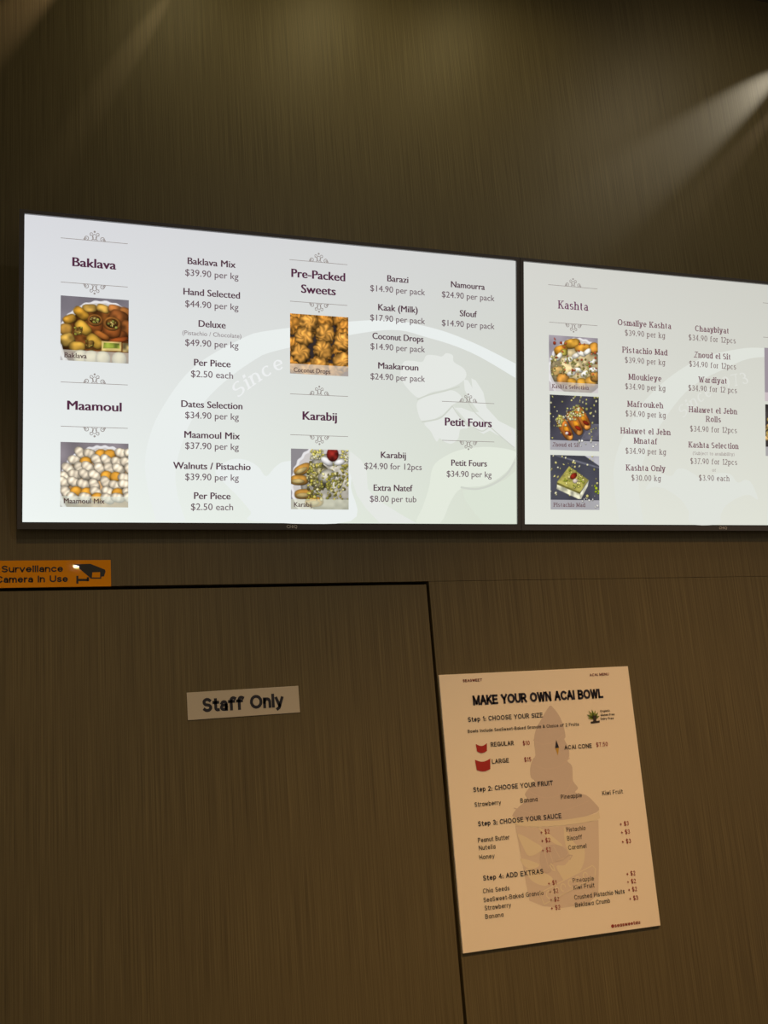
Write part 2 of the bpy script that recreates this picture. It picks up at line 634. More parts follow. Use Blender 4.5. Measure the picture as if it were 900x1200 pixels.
TXT_PO = [
    ('m', 61.8, 113.8, 620.3, 'SEASWEET'),
    ('m', 417.6, 474.3, 619.2, 'ACAI MENU'),
    ('t', 83.5, 450.4, 562.6, 'MAKE YOUR OWN ACAI BOWL'),
    ('h', 65.8, 270.6, 523.6, 'Step 1: CHOOSE YOUR SIZE'),
    ('n', 62.4, 370.0, 497.2, 'Bowls include SeaSweet-Baked Granola & Choice of 2 Fruits'),
    ('o', 120.3, 182.9, 460.7, 'REGULAR'),
    ('r', 207.3, 226.3, 458.4, '$10'),
    ('o', 119.3, 165.0, 420.2, 'LARGE'),
    ('r', 206.8, 225.9, 418.8, '$15'),
    ('o', 321.6, 400.0, 440.4, 'ACAI CONE'),
    ('r', 412.7, 446.3, 441.6, '$7.50'),
    ('x', 435.7, 464.3, 527.1, 'Organic'),
    ('x', 435.8, 476.5, 517.1, 'Gluten Free'),
    ('x', 434.5, 472.9, 507.5, 'Dairy Free'),
    ('h', 62.9, 278.7, 357.4, 'Step 2: CHOOSE YOUR FRUIT'),
    ('i', 62.7, 132.7, 323.3, 'Strawberry'),
    ('i', 185.1, 232.0, 322.8, 'Banana'),
    ('i', 296.5, 355.6, 322.6, 'Pineapple'),
    ('i', 414.0, 473.4, 322.6, 'Kiwi Fruit'),
    ('h', 67.1, 292.2, 277.8, 'Step 3: CHOOSE YOUR SAUCE'),
    ('i', 63.2, 146.1, 241.0, 'Peanut Butter'),
    ('i', 63.5, 106.8, 223.2, 'Nutella'),
    ('i', 62.7, 102.4, 202.1, 'Honey'),
    ('r', 230.4, 255.3, 244.4, '+ $2'),
    ('r', 230.3, 255.1, 224.5, '+ $2'),
    ('r', 229.0, 253.8, 202.1, '+ $2'),
    ('i', 301.6, 355.5, 244.0, 'Pistachio'),
    ('i', 301.3, 342.8, 223.7, 'Biscoff'),
    ('i', 301.5, 352.2, 201.8, 'Caramel'),
    ('r', 453.7, 479.2, 244.4, '+ $3'),
    ('r', 454.0, 479.5, 224.4, '+ $3'),
    ('r', 453.1, 479.4, 202.0, '+ $3'),
    ('h', 66.9, 226.9, 153.7, 'Step 4: ADD EXTRAS'),
    ('i', 63.9, 133.0, 125.6, 'Chia Seeds'),
    ('i', 63.2, 220.9, 105.5, 'SeaSweet-Baked Granola'),
    ('i', 64.1, 133.0, 87.3, 'Strawberry'),
    ('i', 63.5, 110.7, 68.3, 'Banana'),
    ('r', 236.0, 259.9, 125.0, '+ $1'),
    ('r', 237.3, 262.0, 105.9, '+ $2'),
    ('r', 237.2, 261.9, 87.0, '+ $2'),
    ('r', 237.1, 262.5, 68.1, '+ $2'),
    ('i', 303.7, 362.5, 124.5, 'Pineapple'),
    ('i', 303.8, 361.9, 108.6, 'Kiwi Fruit'),
    ('i', 303.1, 444.1, 85.8, 'Crushed Pistachio Nuts'),
    ('i', 303.1, 400.3, 68.3, 'Beklawa Crumb'),
    ('r', 455.4, 480.7, 125.0, '+ $2'),
    ('r', 454.2, 479.5, 106.2, '+ $2'),
    ('r', 454.6, 479.9, 87.4, '+ $2'),
    ('r', 454.7, 479.9, 66.7, '+ $3'),
    ('a', 395.2, 477.0, 10.5, '@seasweetau'),
]
DIV1 = [([76.3, 636.2], [223.6, 634.6], [150.1, 656.9]), ([76.9, 536.5], [224.0, 535.7], [150.8, 512.8]), ([78.2, 313.1], [225.0, 311.2], [151.7, 333.2]), ([78.8, 213.5], [225.5, 213.0], [152.5, 190.7]), ([604.7, 632.5], [751.1, 631.8], [678.4, 653.7]), ([606.3, 533.0], [751.1, 531.0], [678.4, 510.3]), ([606.4, 309.4], [752.5, 308.5], [679.1, 330.3]), ([607.2, 211.2], [752.4, 210.6], [679.9, 188.5]), ([1000.9, 307.8], [1146.9, 307.7], [1074.6, 329.5]), ([1001.4, 209.9], [1146.5, 208.8], [1074.1, 187.4])]
DIV2 = [([70.2, 626.8], [218.0, 626.9], [144.0, 646.9]), ([72.2, 528.1], [217.2, 528.6], [143.9, 505.0]), ([754.7, 629.2], [902.5, 628.8], [828.6, 649.0]), ([754.4, 531.4], [902.0, 531.4], [828.2, 508.0])]
HAT1 = [(898.5, 401.7), (921.8, 405.7), (948.2, 404.4), (960.1, 421.5), (983.8, 422.9), (1001.6, 421.1), (1013.6, 430.1), (1031.6, 425.6), (1034.6, 409.1), (1061.7, 393.9), (1068.9, 374.8), (1049.4, 354.4), (1013.3, 338.9), (971.6, 328.8), (939.2, 313.7), (912.9, 331.6), (895.5, 352.6), (889.7, 374.0)]
BAND1 = [(936.2, 305.3), (971.6, 323.3), (1019.3, 336.4), (1043.3, 332.0), (1055.3, 315.9), (1028.2, 298.2), (989.3, 266.4), (950.8, 254.0), (936.2, 278.0)]
FACE1 = [(953.7, 251.4), (989.3, 263.6), (1028.2, 298.2), (1049.1, 271.3), (1073.2, 244.5), (1052.0, 238.2), (1045.9, 215.9), (1027.8, 201.6), (1006.9, 206.5), (995.0, 214.4), (986.1, 205.9), (971.4, 230.1)]
HAND1 = [(1061.6, 366.1), (1073.7, 363.9), (1085.8, 345.0), (1082.8, 370.0), (1095.0, 365.0), (1116.3, 335.3), (1125.3, 296.5), (1159.1, 264.2), (1207.6, 243.4), (1206.1, 192.7), (1171.3, 219.8), (1134.3, 238.2), (1115.8, 229.2), (1085.4, 244.9), (1037.2, 293.0), (1055.2, 293.7), (1085.5, 283.8), (1103.8, 284.5), (1085.6, 306.1), (1064.5, 338.5)]
BODY1 = [(977.0, 142.6), (1012.8, 170.9), (1060.9, 188.7), (1134.1, 196.3), (1205.4, 187.0), (1202.2, 164.4), (1177.1, 130.2), (1121.4, 98.4), (1054.5, 89.1), (1024.4, 55.7), (994.4, 0.6), (932.6, 0.4), (947.3, 38.5), (965.1, 87.8)]
SKIRT1 = [(1057.5, 83.6), (1121.4, 90.1), (1177.0, 113.3), (1207.1, 136.4), (1206.4, 1.5), (1114.9, 1.1), (1084.5, 34.2), (1063.5, 61.6)]
ARM1 = [(758.3, 175.2), (786.4, 154.5), (800.5, 128.1), (803.3, 85.3), (826.0, 58.9), (900.6, 16.4), (932.6, 0.4), (834.4, -0.0), (797.6, 37.2), (775.1, 68.9), (755.5, 127.2)]
LEAF1 = [(425.9, 120.2), (450.0, 141.7), (474.4, 150.1), (505.0, 146.0), (529.8, 131.5), (548.4, 110.6), (573.4, 135.4), (608.0, 148.5), (753.0, 158.1), (759.5, 89.5), (759.4, 4.7), (520.7, 3.6), (511.4, 25.3), (480.6, 61.1), (450.2, 90.7)]
LEAF2 = [(363.5, 94.9), (390.8, 128.7), (415.0, 136.9), (445.2, 132.3), (463.7, 150.8), (488.2, 152.3), (518.9, 138.9), (537.4, 128.8), (568.6, 134.6), (600.1, 143.1), (638.0, 141.2), (663.2, 117.8), (688.9, 126.2), (708.2, 118.6), (724.0, 92.2), (730.2, 70.9), (701.3, 83.9), (662.7, 75.4), (624.3, 53.9), (605.1, 27.4), (598.5, 2.1), (508.2, 1.8), (499.3, 37.1), (475.1, 68.0), (432.7, 93.3), (396.6, 102.1)]
SWIRL = [(293.2, 550.3), (268.0, 521.4), (250.0, 497.9), (239.6, 470.7), (239.0, 432.7), (229.9, 423.0), (221.3, 403.1), (220.2, 381.3), (229.9, 370.4), (212.6, 356.0), (199.3, 342.2), (203.2, 329.7), (178.1, 312.9), (161.8, 298.2), (166.2, 289.9), (218.3, 274.1), (296.6, 272.7), (361.0, 276.8), (399.7, 287.9), (387.8, 308.2), (367.7, 327.0), (338.2, 335.5), (347.6, 345.7), (336.1, 362.5), (336.9, 381.1), (337.0, 400.5), (325.8, 413.0), (332.9, 424.4), (333.2, 445.3), (324.4, 465.5), (328.7, 473.6), (325.7, 500.5), (316.8, 525.7), (303.7, 544.1)]
CUP = [(165.0, 271.6), (215.7, 262.5), (272.8, 259.3), (334.6, 259.8), (394.5, 264.1), (384.5, 179.1), (371.0, 93.6), (344.6, 76.4), (303.1, 72.4), (265.8, 70.8), (217.0, 80.4), (182.6, 96.7), (174.8, 170.7)]
CUPART = {'pet1': [(169.1, 249.7), (186.7, 243.8), (208.4, 230.3), (230.1, 215.4), (225.6, 205.7), (194.5, 197.3), (180.4, 218.6)],
    'pet2': [(169.3, 194.0), (199.7, 185.3), (218.5, 175.0), (204.3, 167.8), (181.7, 172.9)],
    'pet3': [(181.3, 170.1), (232.6, 153.6), (250.7, 137.6), (229.2, 125.6), (194.4, 140.5)],
    'pet4': [(225.5, 260.5), (241.5, 253.3), (269.1, 230.6), (287.3, 213.0), (270.9, 217.4), (246.1, 235.5)],
    'pet5': [(296.0, 254.3), (305.1, 244.8), (321.7, 214.1), (344.4, 203.3), (342.3, 174.4), (327.0, 149.9), (305.3, 140.6), (301.5, 164.0), (304.4, 186.7), (294.6, 216.6)],
    'face': [(264.6, 167.6), (288.4, 168.1), (311.2, 186.1), (309.4, 145.9), (283.7, 131.3), (272.1, 146.8)],
    'hair': [(222.5, 194.6), (232.9, 210.8), (260.8, 218.3), (287.0, 210.1), (298.4, 193.1), (269.7, 181.4), (255.3, 174.2), (246.2, 155.1), (229.6, 156.8), (221.8, 174.6)],
    'banner': [(210.7, 110.6), (362.7, 159.4), (370.3, 151.4), (365.8, 131.6), (220.7, 84.2)]}
CAMB = [(107.1, -91.0), (145.0, -89.9), (177.0, -103.4), (178.3, -108.0), (174.7, -119.1), (168.7, -119.7), (168.7, -124.2), (145.5, -123.9), (142.2, -120.0), (120.8, -100.4), (120.2, -94.9)]
CAMW = [(149.3, -109.7), (166.3, -109.2), (166.0, -121.4), (148.2, -121.1)]
CAMX = [[(114.4, -116.9), (118.9, -117.0), (118.7, -134.9), (114.2, -134.8)], [(118.9, -123.9), (139.6, -124.1), (139.5, -129.3), (118.8, -129.0)], [(137.0, -120.0), (142.2, -120.7), (142.1, -129.7), (136.8, -129.6)]]
RING1_O = [(290.3, 2.5), (272.6, 70.3), (264.3, 128.7), (272.2, 187.5), (300.9, 259.1), (371.3, 357.3), (479.9, 429.6), (560.5, 459.1), (826.6, 501.5), (966.2, 493.3), (1086.2, 462.1), (1208.5, 414.0)]
RING1_I = [(357.6, 2.8), (339.7, 59.4), (333.7, 112.5), (345.2, 171.9), (374.7, 244.1), (428.4, 312.2), (510.8, 379.8), (585.7, 414.6), (843.7, 477.2), (966.1, 465.8), (1086.1, 434.2), (1208.3, 376.7)]
RING2_O = [(281.8, 0.9), (266.2, 90.9), (265.5, 156.8), (290.7, 228.5), (356.7, 328.1), (454.0, 410.1), (553.4, 462.5), (654.8, 489.5), (751.9, 500.5), (1000, 495), (1120, 430)]
RING2_I = [(356.8, 1.2), (342.6, 81.8), (346.1, 138.1), (376.6, 215.7), (422.4, 284.2), (502.7, 370.7), (609.6, 428.6), (751.5, 474.6), (1000, 455), (1120, 380)]


# ------------------------------------------------------------------ dish pictures shown on the screens
PN = 84


class Canvas:
    def __init__(self, bg, seed):
        self.rng = np.random.RandomState(seed)
        yy, xx = np.mgrid[0:PN, 0:PN]
        self.x = (xx + 0.5) / PN
        self.y = 1 - (yy + 0.5) / PN           # y up
        self.img = np.ones((PN, PN, 3)) * np.array(bg, float)

    def noise(self, cells):
        g = self.rng.rand(cells + 2, cells + 2)
        fx, fy = self.x * cells, self.y * cells
        ix, iy = fx.astype(int), fy.astype(int)
        tx, ty = fx - ix, fy - iy
        tx, ty = tx * tx * (3 - 2 * tx), ty * ty * (3 - 2 * ty)
        return (g[iy, ix] * (1 - tx) + g[iy, ix + 1] * tx) * (1 - ty) + (g[iy + 1, ix] * (1 - tx) + g[iy + 1, ix + 1] * tx) * ty

    def put(self, mask, colour):
        m = mask[..., None]
        self.img = self.img * (1 - m) + colour * m

    def blob(self, cx, cy, rx, ry, ang, col, power=2.0, ridges=0, ridge_amt=0.25, rough=0.15, edge=0.30, cells=14):
        c, s = math.cos(ang), math.sin(ang)
        u = ((self.x - cx) * c + (self.y - cy) * s) / rx
        v = (-(self.x - cx) * s + (self.y - cy) * c) / ry
        d = (np.abs(u) ** power + np.abs(v) ** power) ** (1 / power)
        mask = np.clip((1 - d) * min(rx, ry) * PN + 0.5, 0, 1)
        h = np.sqrt(np.clip(1 - d ** 2, 0, 1))
        gx = -(u * c / rx - v * s / ry) * min(rx, ry)
        gy = -(u * s / rx + v * c / ry) * min(rx, ry)
        light = 0.62 + 0.38 * h - 0.22 * gx * 1.0 - 0.30 * gy * 1.0 * -1
        light = 0.55 + 0.45 * h + 0.22 * (v * c + u * s) - 0.10 * (u * c - v * s)
        light *= 1 - edge * np.clip(d, 0, 1) ** 4
        if ridges:
            light *= 1 + ridge_amt * np.sin(u * ridges)
        light *= 1 + rough * (self.noise(cells) - 0.5) * 2
        self.put(mask, np.clip(np.array(col, float) * light[..., None], 0, 255))

    def swirl(self, cx, cy, r, col):
        dx, dy = self.x - cx, self.y - cy
        d = np.hypot(dx, dy) / r
        a = np.arctan2(dy, dx)
        d2 = d * (1 + 0.07 * np.sin(a * 9 + cx * 40))
        mask = np.clip((1 - d2) * r * PN + 0.5, 0, 1)
        a = a + 2.2 * (self.noise(9) - 0.5)
        light = 0.86 + 0.17 * np.sin(a * 6 + d * 2 + cx * 20) * np.clip(d * 1.8, 0, 1) + 0.25 * (dy - 0.3 * dx) / r
        light *= 1 - 0.6 * np.clip(d2, 0, 1) ** 4
        light += 0.42 * (self.noise(18) - 0.5)
        self.put(mask, np.clip(np.array(col, float) * np.clip(light, 0.15, 1.5)[..., None] + 25 * np.clip(light - 1, 0, 1)[..., None], 0, 255))

    def quad(self, pts, col, rough=0.2, cells=16):
        m = np.ones_like(self.x)
        n = len(pts)
        area = sum(pts[i][0] * pts[(i + 1) % n][1] - pts[(i + 1) % n][0] * pts[i][1] for i in range(n))
        sg = 1 if area > 0 else -1
        for i in range(n):
            (x0, y0), (x1, y1) = pts[i], pts[(i + 1) % n]
            L = math.hypot(x1 - x0, y1 - y0)
            dist = sg * ((x1 - x0) * (self.y - y0) - (y1 - y0) * (self.x - x0)) / L
            m = np.minimum(m, np.clip(dist * PN + 0.5, 0, 1))
        self.put(m, np.clip(np.array(col, float) * (1 + rough * 2 * (self.noise(cells) - 0.5))[..., None], 0, 255))

    def specks(self, n, cols, size, box=(0, 0, 1, 1), mask=None):
        for _ in range(n):
            cx = box[0] + self.rng.rand() * (box[2] - box[0])
            cy = box[1] + self.rng.rand() * (box[3] - box[1])
            if mask and not mask(cx, cy):
                continue
            col = np.array(cols[self.rng.randint(len(cols))], float) * (0.8 + 0.35 * self.rng.rand())
            r = size * (0.6 + 0.9 * self.rng.rand())
            self.blob(cx, cy, r, r * (0.5 + 0.5 * self.rng.rand()), self.rng.rand() * 3.1, col, edge=0.2, rough=0.1)

    def band(self, col, amount, h=0.165):
        m = (self.y < h).astype(float) * amount
        self.put(m, np.array(col, float))


def plate(c, cx, cy, r, scal=26):
    dx, dy = c.x - cx, c.y - cy
    a = np.arctan2(dy, dx)
    d = np.hypot(dx, dy) / (r * (1 + 0.012 * np.sin(a * scal)))
    c.put(np.clip((1 - d) * r * PN + 0.5, 0, 1), np.array((232, 230, 232.)))
    c.put(np.clip((0.94 - d) * r * PN + 0.5, 0, 1), np.array((205, 200, 198.)))


def pic_baklava():
    c = Canvas((124, 118, 126), 3)
    c.img *= (0.9 + 0.2 * c.noise(6))[..., None]
    plate(c, 0.62, 0.30, 0.66)
    c.blob(0.62, 0.30, 0.60, 0.56, 0, (120, 70, 30), rough=0.4)
    g, b, d = (226, 178, 84), (186, 118, 60), (150, 110, 60)
    for x, y, rx, ry, a, col in ((0.42, 0.83, .11, .065, .1, g), (0.62, 0.84, .10, .065, -.3, g), (0.80, 0.84, .11, .07, -.2, b), (0.95, 0.80, .10, .08, -.3, b),
                                 (0.30, 0.74, .13, .075, -.7, (206, 150, 50)), (0.13, 0.64, .10, .07, .5, (190, 140, 52)), (0.08, 0.48, .09, .09, 0, (176, 132, 60)),
                                 (0.85, 0.72, .14, .11, -.3, (140, 82, 40)), (0.98, 0.55, .10, .14, 0, (128, 76, 36)), (0.78, 0.42, .2, .09, .1, (130, 72, 34)),
                                 (0.10, 0.32, .11, .10, .4, (188, 150, 70)), (0.24, 0.22, .12, .08, 0, (206, 160, 66))):
        c.blob(x, y, rx, ry, a, col, power=3, rough=0.3)
    for x, y, r in ((0.50, 0.64, .115), (0.75, 0.60, .135)):          # nut nests
        c.blob(x, y - 0.07, r * 1.02, r * 1.1, 0, (164, 90, 40), power=3, rough=0.2)
        c.blob(x, y + 0.01, r, r * .82, 0, (196, 124, 56), rough=0.15)
        c.blob(x, y + 0.02, r * .7, r * .55, 0, (96, 62, 26), rough=0.3)
        c.specks(16, ((214, 190, 110), (150, 150, 70), (110, 70, 30)), .016, (x - r * .5, y - r * .35, x + r * .5, y + r * .4))
    c.blob(0.60, 0.42, .13, .05, -.45, (190, 112, 48), power=2.5)
    c.blob(0.85, 0.36, .16, .045, .25, (150, 74, 32), power=2.5)
    for x, y, a in ((0.33, 0.52, -.75), (0.50, 0.32, -.75)):            # rolls with nut ends
        c.blob(x, y, .135, .085, a, (222, 172, 66), power=3, rough=0.15)
        c.blob(x - .075, y - .055, .05, .08, a, (140, 110, 52), rough=0.5)
        c.specks(14, ((190, 165, 80), (120, 84, 36), (150, 150, 60)), .014, (x - .13, y - .13, x - .02, y + .02))
    c.quad(((0.60, 0.18), (0.89, 0.19), (0.89, 0.33), (0.60, 0.33)), (214, 190, 120), 0.15)
    c.quad(((0.62, 0.22), (0.87, 0.23), (0.86, 0.31), (0.63, 0.31)), (118, 128, 50), 0.5)
    c.quad(((0.91, 0.18), (1.0, 0.18), (1.0, 0.32), (0.91, 0.32)), (160, 140, 92), 0.4)
    for x in (.30, .45, .62, .86):
        c.blob(x, .06, .11, .12, 0, (228, 214, 160), rough=.1)
    c.band((228, 228, 222), .62)
    return c.img


def pic_maamoul():
    c = Canvas((134, 126, 132), 5)
    c.img *= (0.88 + 0.24 * c.noise(5))[..., None]
    plate(c, 0.62, 0.30, 0.66, 34)
    c.blob(0.62, 0.28, 0.60, 0.58, 0, (190, 150, 104), rough=0.3)
    w, o = (246, 230, 204), (236, 168, 62)
    rows = ((.84, .30, 1.0, .145), (.72, .22, 1.0, .15), (.60, .12, 1.0, .15), (.48, .06, 1.0, .15), (.36, .05, 1.0, .15), (.24, .08, 1.0, .155), (.14, .2, 1., .16))
    for k, (y, x0, x1, st) in enumerate(rows):
        x = x0
        while x < x1 + .05:
            jx, jy = x + c.rng.uniform(-.02, .02), y + c.rng.uniform(-.025, .025)
            if c.rng.rand() < .3:
                c.blob(jx, jy, .092, .082, 0, o, rough=.12)
            else:
                c.blob(jx, jy, .112, .074, c.rng.uniform(-1.1, -.2), w, power=2.2, ridges=10, ridge_amt=.09, rough=.14, edge=.32)
            x += st
    c.band((222, 228, 214), .62)
    return c.img


def pic_coconut():
    c = Canvas((52, 44, 44), 7)
    for y, xs in ((.94, (.10, .32, .60, .88)), (.80, (.04, .34, .95)), (.66, (.24, .60, .92)), (.46, (.02, .88)), (.36, (.16, .56)), (.24, (.88, .98)), (.16, (.48, .1)), (.06, (.3, .75))):
        for x in xs:
            c.swirl(x, y, .16, (222, 150, 60))
    for x, y in ((.32, .86), (.24, .63), (.60, .70), (.18, .34), (.56, .43), (.90, .24), (.92, .58), (.50, .14)):
        c.swirl(x, y, .165, (236, 168, 76))
    c.band((226, 214, 206), .68)
    return c.img


def pic_karabij():
    c = Canvas((142, 138, 142), 9)
    plate(c, 0.75, 0.40, 0.75, 30)
    c.blob(.72, .42, .55, .52, 0, (206, 200, 186), rough=.25)
    for x, y, a in ((.2, .66, .45), (.14, .48, 0), (.22, .25, .05), (.4, .12, .1)):
        c.blob(x, y, .16, .085, a, (206, 150, 66), power=2.6, rough=.12)
        c.blob(x - .02, y - .02, .11, .04, a, (196, 172, 112), rough=.1, edge=.1)
    c.blob(.48, .55, .2, .22, .4, (168, 158, 120), rough=.35)
    c.blob(.62, .55, .16, .12, .3, (214, 208, 190), rough=.25)
    c.specks(330, ((206, 190, 92), (178, 168, 70), (150, 146, 70), (232, 222, 160), (120, 110, 56)), .022, (.28, .16, 1, 1), lambda x, y: (x > .62 and y < .76) or (abs(x - .42) < .14 and y < .8))
    c.specks(60, ((220, 208, 110), (232, 226, 190)), .022, (.34, .84, .56, 1))
    c.specks(40, ((214, 202, 110), (236, 230, 200)), .02, (.86, .8, 1, 1))
    c.blob(.62, .80, .12, .06, -.5, (240, 238, 236), rough=.05, edge=.1)
    c.blob(.84, .79, .1, .05, .3, (240, 238, 236), rough=.05, edge=.1)
    c.blob(.72, .92, .105, .12, 0, (150, 44, 36), rough=.35)
    c.band((220, 222, 196), .62)
    return c.img


def pic_kashta():
    c = Canvas((158, 150, 158), 11)
    c.img *= (0.92 + 0.16 * c.noise(5))[..., None]
    plate(c, 0.60, 0.36, 0.62, 30)
    c.blob(.58, .40, .55, .46, 0, (206, 186, 140), rough=.3)
    for x, y, rx, ry, a, col in ((.47, .87, .17, .09, .2, (226, 168, 62)), (.7, .80, .18, .08, .1, (226, 160, 60)), (.92, .82, .1, .1, .2, (224, 158, 62)), (.24, .74, .14, .09, .3, (224, 156, 54)),
                                 (.30, .70, .08, .06, .2, (190, 176, 80)), (.18, .36, .13, .09, .1, (232, 190, 116)), (.28, .22, .13, .11, 0, (224, 158, 72)), (.46, .16, .1, .09, 0, (226, 166, 60)),
                                 (.66, .16, .1, .1, 0, (232, 172, 62)), (.85, .2, .12, .1, .2, (228, 170, 74)), (.93, .3, .1, .1, 0, (206, 150, 70))):
        c.blob(x, y, rx, ry, a, col, power=2.6, rough=.25)
    for x, y in ((.55, .66), (.66, .70), (.78, .74), (.88, .56), (.40, .58), (.60, .40), (.72, .34), (.9, .42), (.2, .62), (.45, .33)):
        c.blob(x, y, .09, .045, c.rng.uniform(-.4, 1.2), (250, 244, 230), power=2.6, rough=.15, edge=.05)
    c.specks(90, ((160, 156, 84), (190, 180, 110), (200, 190, 130), (136, 120, 60)), .022, (.05, .28, .95, .62))
    c.specks(26, ((176, 70, 44), (200, 96, 56)), .022, (.1, .3, .98, .95))
    c.band((214, 206, 206), .68)
    return c.img


def pic_znoud():
    c = Canvas((70, 68, 78), 13)
    c.img *= (0.8 + 0.4 * c.noise(4))[..., None]
    c.quad(((.62, .2), (1, .2), (1, .5), (.8, .5)), (100, 98, 110), .1)
    c.specks(70, ((214, 206, 130), (232, 226, 180), (190, 186, 110)), .02, (0, .2, 1, 1), lambda x, y: y > .6 or x < .25 or x > .75)
    for x, y in ((.66, .60), (.50, .50), (.30, .40)):
        c.blob(x, y, .24, .105, -1.0, (206, 122, 52), power=2.8, rough=.2)
        c.blob(x + .10, y - .16, .06, .07, -1.0, (222, 150, 70), rough=.3)
        c.blob(x + .03, y - .02, .08, .05, -.8, (228, 150, 40), rough=.2, edge=.1)
        c.blob(x + .07, y - .09, .07, .035, -.5, (150, 44, 24), rough=.2, edge=.2)
        c.specks(36, ((222, 212, 130), (190, 184, 92), (236, 230, 190)), .02, (x - .18, y + .02, x + .02, y + .22))
    c.blob(.34, .31, .035, .03, .3, (240, 220, 210), edge=.1)
    c.band((198, 196, 200), .78, .18)
    c.specks(8, ((236, 234, 220),), .02, (.55, .02, .95, .2))
    return c.img


def pic_mad():
    c = Canvas((74, 74, 84), 17)
    c.img *= (0.85 + 0.3 * c.noise(4))[..., None]
    c.quad(((.7, 1), (1, .82), (1, 1)), (188, 186, 192), .05)
    c.quad(((.1, .97), (.6, .86), (1, .76), (1, .80), (.6, .90), (.1, 1)), (108, 108, 120), .05)
    c.specks(60, ((222, 212, 140), (236, 230, 190), (200, 192, 120)), .02, (0, .2, 1, 1), lambda x, y: x < .25 or y > .75 or x > .78 or y < .3)
    c.quad(((.14, .47), (.60, .30), (.62, .20), (.56, .20), (.12, .38)), (206, 204, 176), .25)
    c.quad(((.60, .30), (.78, .54), (.76, .44), (.62, .20)), (222, 220, 196), .2)
    c.quad(((.13, .50), (.60, .33), (.60, .29), (.13, .46)), (110, 104, 50), .2)
    c.quad(((.13, .50), (.60, .32), (.78, .55), (.38, .80)), (172, 164, 84), .2)
    c.specks(80, ((206, 196, 104), (224, 214, 140), (150, 160, 50)), .018, (.24, .40, .72, .74), lambda x, y: abs(x - .46) + abs(y - .56) < .27)
    c.blob(.50, .53, .05, .045, .2, (232, 214, 200), edge=.1)
    c.blob(.47, .62, .08, .05, .6, (160, 48, 30), rough=.3)
    c.specks(6, ((170, 190, 40),), .025, (.9, .3, 1, .5))
    c.band((198, 196, 198), .78, .18)
    c.specks(8, ((236, 234, 224),), .02, (.5, .02, .98, .2))
    return c.img


def pic_pale():
    c = Canvas((158, 148, 156), 19)
    plate(c, .7, .4, .6)
    c.specks(90, ((222, 190, 130), (232, 222, 200), (190, 160, 90)), .05, (.2, .2, 1, .85))
    c.band((222, 208, 210), .7)
    return c.img


def pic_dark():
    c = Canvas((60, 54, 54), 23)
    c.img *= (0.7 + 0.6 * c.noise(5))[..., None]
    c.specks(90, ((222, 190, 110), (206, 170, 110), (120, 90, 50)), .05, (.0, .2, 1, .7))
    c.band((198, 196, 198), .78, .18)
    return c.img


def picture(name, img, x0, x1, z0, z1, y, parent):
    """the raster as a flat grid of coloured points, one picture element each"""
    h, w, _ = img.shape
    xs = np.linspace(x0, x1, w + 1)
    zs = np.linspace(z1, z0, h + 1)
    verts = [(float(a), y, float(b)) for b in zs for a in xs]
    faces = [(r * (w + 1) + c, (r + 1) * (w + 1) + c, (r + 1) * (w + 1) + c + 1, r * (w + 1) + c + 1) for r in range(h) for c in range(w)]
    me = bpy.data.meshes.new(name)
    me.from_pydata(verts, [], faces)
    me.update()
    lay = me.color_attributes.new('picture', 'FLOAT_COLOR', 'CORNER')
    s = np.clip(img, 0, 255) / 255.0
    l = np.where(s <= 0.04045, s / 12.92, ((s + 0.055) / 1.055) ** 2.4).reshape(-1, 3)
    buf = np.ones((len(faces), 4, 4), np.float32)
    buf[:, :, :3] = l[:, None, :]
    lay.data.foreach_set('color', buf.ravel())
    return link(name, me, mat_picture(), parent)


# ------------------------------------------------------------------ the setting
wood_wall = mat_wood('wood_laminate_wall', WOOD_D, WOOD_L, 3.1)
wood_door = mat_wood('wood_laminate_door', WOOD_D, WOOD_L, 17.7)
DOOR_X, DOOR_T = 0.9561, BASE - 0.1492        # right and upper edge of the door leaf
JOINT = BASE - 0.1408                         # lower edge of the upper panel
GAP_R = DOOR_X + 0.0082

b = MB()
b.box((-2.2, 0, JOINT), (4.6, 0.03, CEIL))                       # upper wall panel
b.box((GAP_R, 0.0003, 0.0), (4.6, 0.03, JOINT - 0.0009))          # panel right of the door
b.box((-2.2, 0.0003, 0.0), (-0.306, 0.03, JOINT - 0.0009))        # panel left of the door
wall = structure(b.build('wall_back', wood_wall), 'dark brown wood-grain laminate wall behind the screens')
b = MB()
b.box((-2.2, 0.045, 0.0), (4.6, 0.06, CEIL))
structure(b.build('wall_backing', mat_surface('dark_backing', (22, 18, 14), 0.9)))
b = MB()
b.box((-0.30, 0.0, 0.006), (DOOR_X, 0.04, DOOR_T))
structure(b.build('door_1', wood_door), 'flush wood-grain door without a frame below the first screen')
b = MB()
b.box((-2.2, -11.0, -0.05), (4.6, 0.06, 0.0))
structure(b.build('floor', mat_surface('floor_tile', (120, 108, 92), 0.5)))
b = MB()
b.box((-2.2, -11.0, CEIL), (4.6, 0.06, CEIL + 0.05))
structure(b.build('ceiling', mat_surface('ceiling_paint', (70, 62, 52), 0.8)))

# ------------------------------------------------------------------ menu screens
SW, SH, TILT, OFF = 1.2095, 0.6804, 0.21823, 0.03
BEZ_S, BEZ_B, BEZ_T = 0.0118, 0.0165, 0.0105
bezel_m = mat_surface('bezel_black', (72, 70, 72), 0.2, 0.5)
case_m = mat_surface('case_black', (22, 22, 22), 0.6, 0.4)
metal_m = mat_surface('bracket_metal', (60, 60, 62), 0.5)
logo_m = mat_surface('logo_grey', (215, 215, 215), 0.4)
line_c = (146, 136, 132)


